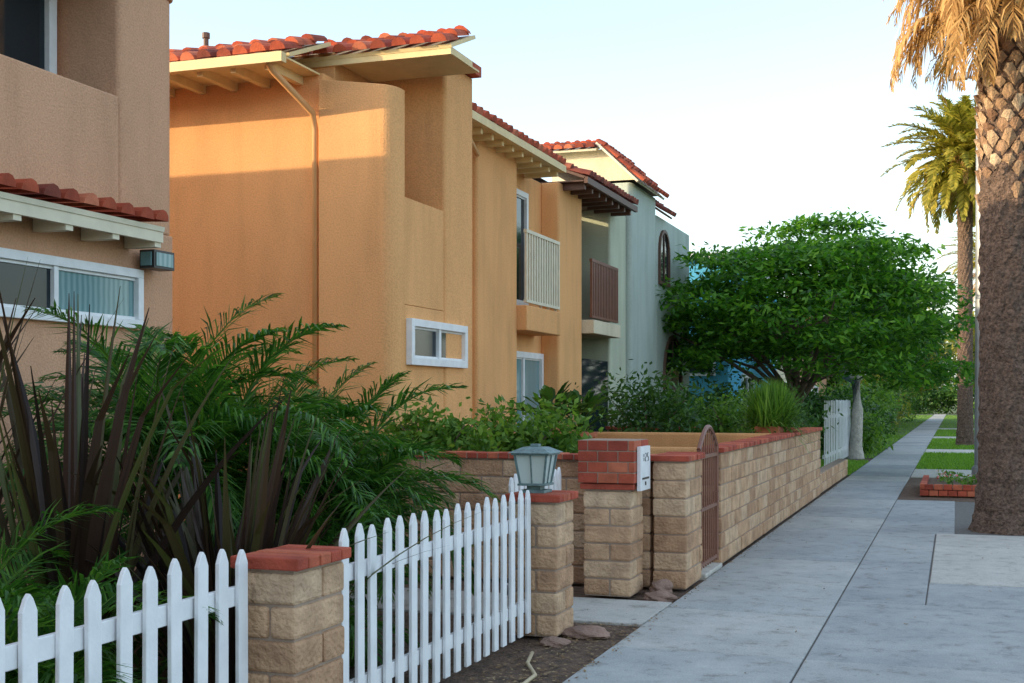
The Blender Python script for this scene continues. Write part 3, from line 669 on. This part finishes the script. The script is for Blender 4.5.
def tree(name,base,trunk_top,crown_c,crown_r,nclump,per,leaf,W,mat,bark='bark',tr=.16,seedn=1,cr=(.5,.5,.2),gap=.0,nl=12,lower=-.45,amp=.28):
    random.seed(seedn); e=empty(name); mb=MB(); b=Vector(base); t=Vector(trunk_top)
    mb.tube([b-Vector((0,0,.1)),b+(t-b)*.15,b+(t-b)*.6+Vector((.05,.04,0)),t],[tr*1.5,tr*1.05,tr*.9,tr*.8],10)
    cl=ell_clumps(crown_c,crown_r,nclump,shell=.55,seed=seedn,lower=lower,gap=gap,amp=amp)
    for c in random.sample(cl,nl):
        q=Vector(c[:3]); mid=t.lerp(q,.45)+Vector((random.uniform(-.2,.2),random.uniform(-.2,.2),random.uniform(0,.35)*crown_r[2]*.4))
        mb.tube([t-Vector((0,0,.1)),mid,q],[tr*.5,tr*.3,tr*.08],6)
        for k in range(2):
            q2=Vector(random.choice(cl)[:3]); 
            if (q2-mid).length<crown_r[0]*.8: mb.tube([mid,(mid+q2)/2+Vector((0,0,.1)),q2],[tr*.24,tr*.14,tr*.05],5)
    mb.obj('trunk_and_limbs',[bark],e,smooth=True)
    leaves('foliage',cl,per,leaf,W,mat,e,cr,.9)
tree('jacaranda_tree',(-3.3,28.3,0),(-3.3,28.3,1.6),(-3.25,28.3,3.45),(3.5,3.2,2.6),250,150,.20,.075,'leaf_tree',cr=(.68,.68,.16),seedn=4,tr=.14,nl=16,lower=-.62,amp=.42)
tree('street_tree',(-2.6,36,0),(-2.6,36,2.2),(-2.7,36.5,3.6),(2.3,2.4,1.9),150,90,.25,.1,'leaf_tree','barkpale',.17,8,(.6,.6,.22))
far=empty('distant_trees'); mbt=MB()
k=0
for (x,y,z,rx,rz,mt) in [(-4.5,72,4.5,3,3,'leaf_dark'),(-5,85,4,4,3.5,'leaf_gold'),(-4.5,100,5,4,4,'leaf_dark'),(3.0,75,3.6,2.0,2.4,'leaf_gold'),(3.2,92,5,3,3.5,'leaf_gold'),(4.5,115,6,4,4.5,'leaf_gold'),(-5,125,6,5,5,'leaf_gold'),(0.5,180,6,6,6,'leaf_dark'),(-8,170,7,7,6,'leaf_dark'),(8,170,7,7,6,'leaf_gold'),(14,150,7,6,6,'leaf_gold'),(22,160,7,7,6,'leaf_dark'),(-20,150,7,8,6,'leaf_dark')]:
    leaves('foliage_%d'%k,ell_clumps((x,y,z),(rx,rx,rz),130,seed=50+k,lower=-.8),50,.42,.2,mt,far,(.9,.9,.5)); k+=1
    mbt.tube([(x,y,-.1),(x,y,z)],[.22,.14],8)
mbt.obj('trunks',['bark'],far)
def bigpalm(name,cx,cy,H0,r,seedn=3,dead=70,green=26,L=2.4,base_r=1.25,boots=(3.6,99),dz=1.3,nlf=44,gel=-.2,lw=.04,ll=.5):
    random.seed(seedn); e=empty(name); 
    seg=48; nz=int(H0/.07); V=[];F=[]
    for j in range(nz+1):
        z=H0*j/nz; rr=r*(1+ (base_r-1)*math.exp(-z/.30)*1.0 + .10*math.exp(-z/1.2)); ring=.02*math.sin(z*38)+.015*math.sin(z*17)
        for k in range(seg):
            a=2*math.pi*k/seg
            q=rr*(1+ring+.03*math.sin(a*7+z*9)+.03*math.sin(a*13-z*17)+random.uniform(-.035,.035))
            V.append((cx+q*math.cos(a),cy+q*math.sin(a),z-.05))
    for j in range(nz):
        for k in range(seg): F.append((j*seg+k,j*seg+(k+1)%seg,(j+1)*seg+(k+1)%seg,(j+1)*seg+k))
    mb=MB(); mb.add(V,F); mb.obj('trunk',['palmbark'],e)
    mb=MB(); j=0; z=boots[0]
    while z<min(H0,boots[1]):
        n=13
        for k in range(n):
            if z<boots[0]+.5 and random.random()<.5: continue
            a=2*math.pi*(k+.5*(j%2))/n+random.uniform(-.06,.06); w=2*math.pi*r/n*.46*random.uniform(.85,1.1); h=random.uniform(.12,.2)
            o=Vector((math.cos(a),math.sin(a),0)); l=Vector((-math.sin(a),math.cos(a),0)); c=Vector((cx,cy,z+random.uniform(-.02,.02)))+o*(r*1.01)
            up=Vector((0,0,1)); pr=random.uniform(.02,.08)
            vs=[c-up*h*.6,c+l*w,c+up*h*.6,c-l*w,c+o*pr+up*h*.5+l*w*.45,c+o*pr+up*h*.5-l*w*.45,c+o*pr*.4-up*h*.35]
            mb.add(vs,[(0,1,6),(0,6,3),(6,1,4),(6,5,3),(6,4,5),(1,2,4),(2,5,4),(2,3,5)])
        z+=.135; j+=1
    mb.obj('leaf_boots',['boot'],e)
    mb=MB()
    for i in range(dead):
        az=random.uniform(0,6.28); zz=H0-random.uniform(0,dz); b=(cx+math.cos(az)*r*.9,cy+math.sin(az)*r*.9,zz)
        frond(mb,b,az,random.uniform(-.3,.35),L*random.uniform(.5,.8),random.uniform(1.6,2.4),.42,26,0,0,.022,vfold=0,soft=1.8,rr=.018,ang=1.0)
    for i in range(green):
        az=i*2.399; el=1.35-(1.35-gel)*(i+.5)/green
        frond(mb,(cx,cy,H0),az,el,L*random.uniform(.9,1.1),random.uniform(.9,1.6),ll,nlf,1,1,lw,soft=.4,rr=.03)
    mb.obj('crown',['dead','palmfar'],e)
bigpalm('palm_tree',.66,16.55,8.15,.36,dead=190,green=30,L=2.1,base_r=1.32,dz=2.0,boots=(4.1,99),gel=.2)
bigpalm('palm_tree',.35,47,10.2,.25,seedn=8,dead=26,green=96,L=2.8,base_r=1.3,boots=(8.2,99),gel=-.8,lw=.075,ll=.55)
bigpalm('palm_tree',1.6,66,8.4,.26,seedn=9,dead=30,green=46,L=2.6,base_r=1.3,boots=(7,99))
bigpalm('palm_tree',1.9,88,5.4,.26,seedn=10,dead=40,green=46,L=2.6,base_r=1.3,boots=(4,99))
e=empty('street_lamp'); mb=MB(); lx,ly=.50,26.7
mb.tube([(lx,ly,-.05),(lx,ly,.25),(lx,ly,.3),(lx,ly,8.0)],[.18,.18,.13,.09],14)
mb.tube([(lx,ly,7.9),(lx-.12,ly,8.05),(lx-.3,ly,8.1)],.035,8); mb.obj('pole',['metal'],e,smooth=False)
mb=MB(); mb.add([(lx-.62,ly-.09,8.04),(lx-.25,ly-.11,8.04),(lx-.25,ly+.11,8.04),(lx-.62,ly+.09,8.04),(lx-.58,ly-.06,8.16),(lx-.25,ly-.08,8.18),(lx-.25,ly+.08,8.18),(lx-.58,ly+.06,8.16)],[(0,3,2,1),(4,5,6,7),(0,1,5,4),(1,2,6,5),(2,3,7,6),(3,0,4,7)]); mb.obj('head',['metal'],e,bevel=.02)
e=empty('brick_planter')
mb=MB()
for j in range(2):
    for k in range(12):
        a=-.55+(k+ .5*(j%2))*.15
        mb.box(a,a+.14,22.0,22.1,j*.1,.09+j*.1); mb.box(-.55,-.45,22.1+k*.22,22.1+k*.22+.21,j*.1,.09+j*.1)
mb.obj('bricks',['brick'],e,bevel=.006); mb=MB(); mb.box(-.46,1.3,22.09,24.8,-.1,.12); mb.obj('soil',['soil'],e)
leaves('plants',[(random.uniform(-.35,1.1),random.uniform(22.3,24.6),.22,.8) for _ in range(26)],40,.08,.035,'leaf_lt',e,(.15,.15,.1))
leaves('blossoms',[(random.uniform(-.35,1.1),random.uniform(22.3,24.6),.3,.8) for _ in range(14)],8,.05,.04,'flower',e,(.15,.15,.08))
def rock(name,c,s,seedn):
    import bmesh
    bm=bmesh.new(); bmesh.ops.create_icosphere(bm,subdivisions=3,radius=1); r=random.Random(seedn); ph=[r.uniform(0,6) for _ in range(6)]
    for v in bm.verts:
        n=v.co.copy(); f=1+.16*math.sin(n.x*3+ph[0])*math.cos(n.y*4+ph[1])+.09*math.sin(n.z*7+ph[2]+n.x*5)
        v.co=Vector((n.x*s[0]*f,n.y*s[1]*f,n.z*s[2]*f))
    me=bpy.data.meshes.new(name); bm.to_mesh(me); bm.free(); me.materials.append(M['rock']); o=bpy.data.objects.new(name,me); o.location=c; COL.objects.link(o)
rock('rock',(-2.38,8.25,.0),(.17,.12,.05),1); rock('rock',(-2.3,10.2,.03),(.09,.1,.08),2); rock('rock',(-2.25,9.95,.0),(.12,.1,.05),3); rock('rock',(-2.5,7.9,-.01),(.1,.1,.04),4)
mb=MB(); mb.tube([(-2.62,5.7,0),(-2.45,6.0,.0),(-2.28,6.5,.0),(-2.3,6.9,.0),(-2.45,7.2,.0),(-2.52,7.5,.0)],.012,8); mb.obj('garden_hose',['hose'],smooth=True)
P=[(random.uniform(-2.65,-2.12),random.uniform(4,9.8),-.015,.1) for _ in range(1500)]
leaves('leaf_litter',P,1,.035,.02,'litter',None,(.01,.01,.01),1.6)
P=[(random.uniform(-2.1,.8),random.uniform(5,20),.006,.1) for _ in range(120)]+[(-2.1+abs(random.gauss(0,.05)),random.uniform(5,24),.006,.1) for _ in range(500)]
leaves('leaf_litter',P,1,.03,.015,'litter',None,(.01,.01,.0),3)

# ------------------------------------------------------------ light
EL=R(14); AZ=R(58)
sd=Vector((-math.sin(AZ)*math.cos(EL),-math.cos(AZ)*math.cos(EL),math.sin(EL)))
w=bpy.data.worlds.new('World'); scene.world=w; w.use_nodes=True; nt=w.node_tree
sky=nt.nodes.new('ShaderNodeTexSky'); sky.sky_type='NISHITA'; sky.sun_disc=False; sky.sun_elevation=EL; sky.sun_rotation=math.atan2(sd.x,sd.y)%(2*math.pi)
sky.dust_density=1.5; sky.air_density=1.0; sky.ozone_density=1.0
tc=N(nt,'ShaderNodeTexCoord'); sx=N(nt,'ShaderNodeSeparateXYZ'); nt.links.new(tc.outputs['Generated'],sx.inputs[0])
hr=ramp(nt,[(0.0,(.80,)*3),(0.12,(.48,)*3),(0.28,(.12,)*3),(0.6,(.34,)*3)]); nt.links.new(sx.outputs['Z'],hr.inputs['Fac'])
mx=N(nt,'ShaderNodeMix',data_type='RGBA'); nt.links.new(hr.outputs[0],mx.inputs[0]); nt.links.new(sky.outputs[0],mx.inputs[6]); mx.inputs[7].default_value=(2.1,2.3,2.25,1)
bg=nt.nodes['Background']; bg.inputs['Strength'].default_value=.52; nt.links.new(mx.outputs[2],bg.inputs['Color'])
sl=bpy.data.lights.new('sun','SUN'); sl.energy=5; sl.angle=R(.5); sl.color=(1,.80,.50)
so=bpy.data.objects.new('sun',sl); COL.objects.link(so); so.rotation_euler=sd.to_track_quat('Z','Y').to_euler()
# ------------------------------------------------------------ camera
cam=bpy.data.cameras.new('camera'); co=bpy.data.objects.new('camera',cam); COL.objects.link(co)
co.location=(0,0,1.6); co.rotation_euler=(R(90),0,R(19.5)); cam.sensor_width=36; cam.lens=1250/1024*36; cam.shift_y=58.5/1024; cam.clip_end=5000; cam.clip_start=.05
scene.camera=co
scene.view_settings.view_transform='Standard'; scene.view_settings.look='None'; scene.view_settings.exposure=0
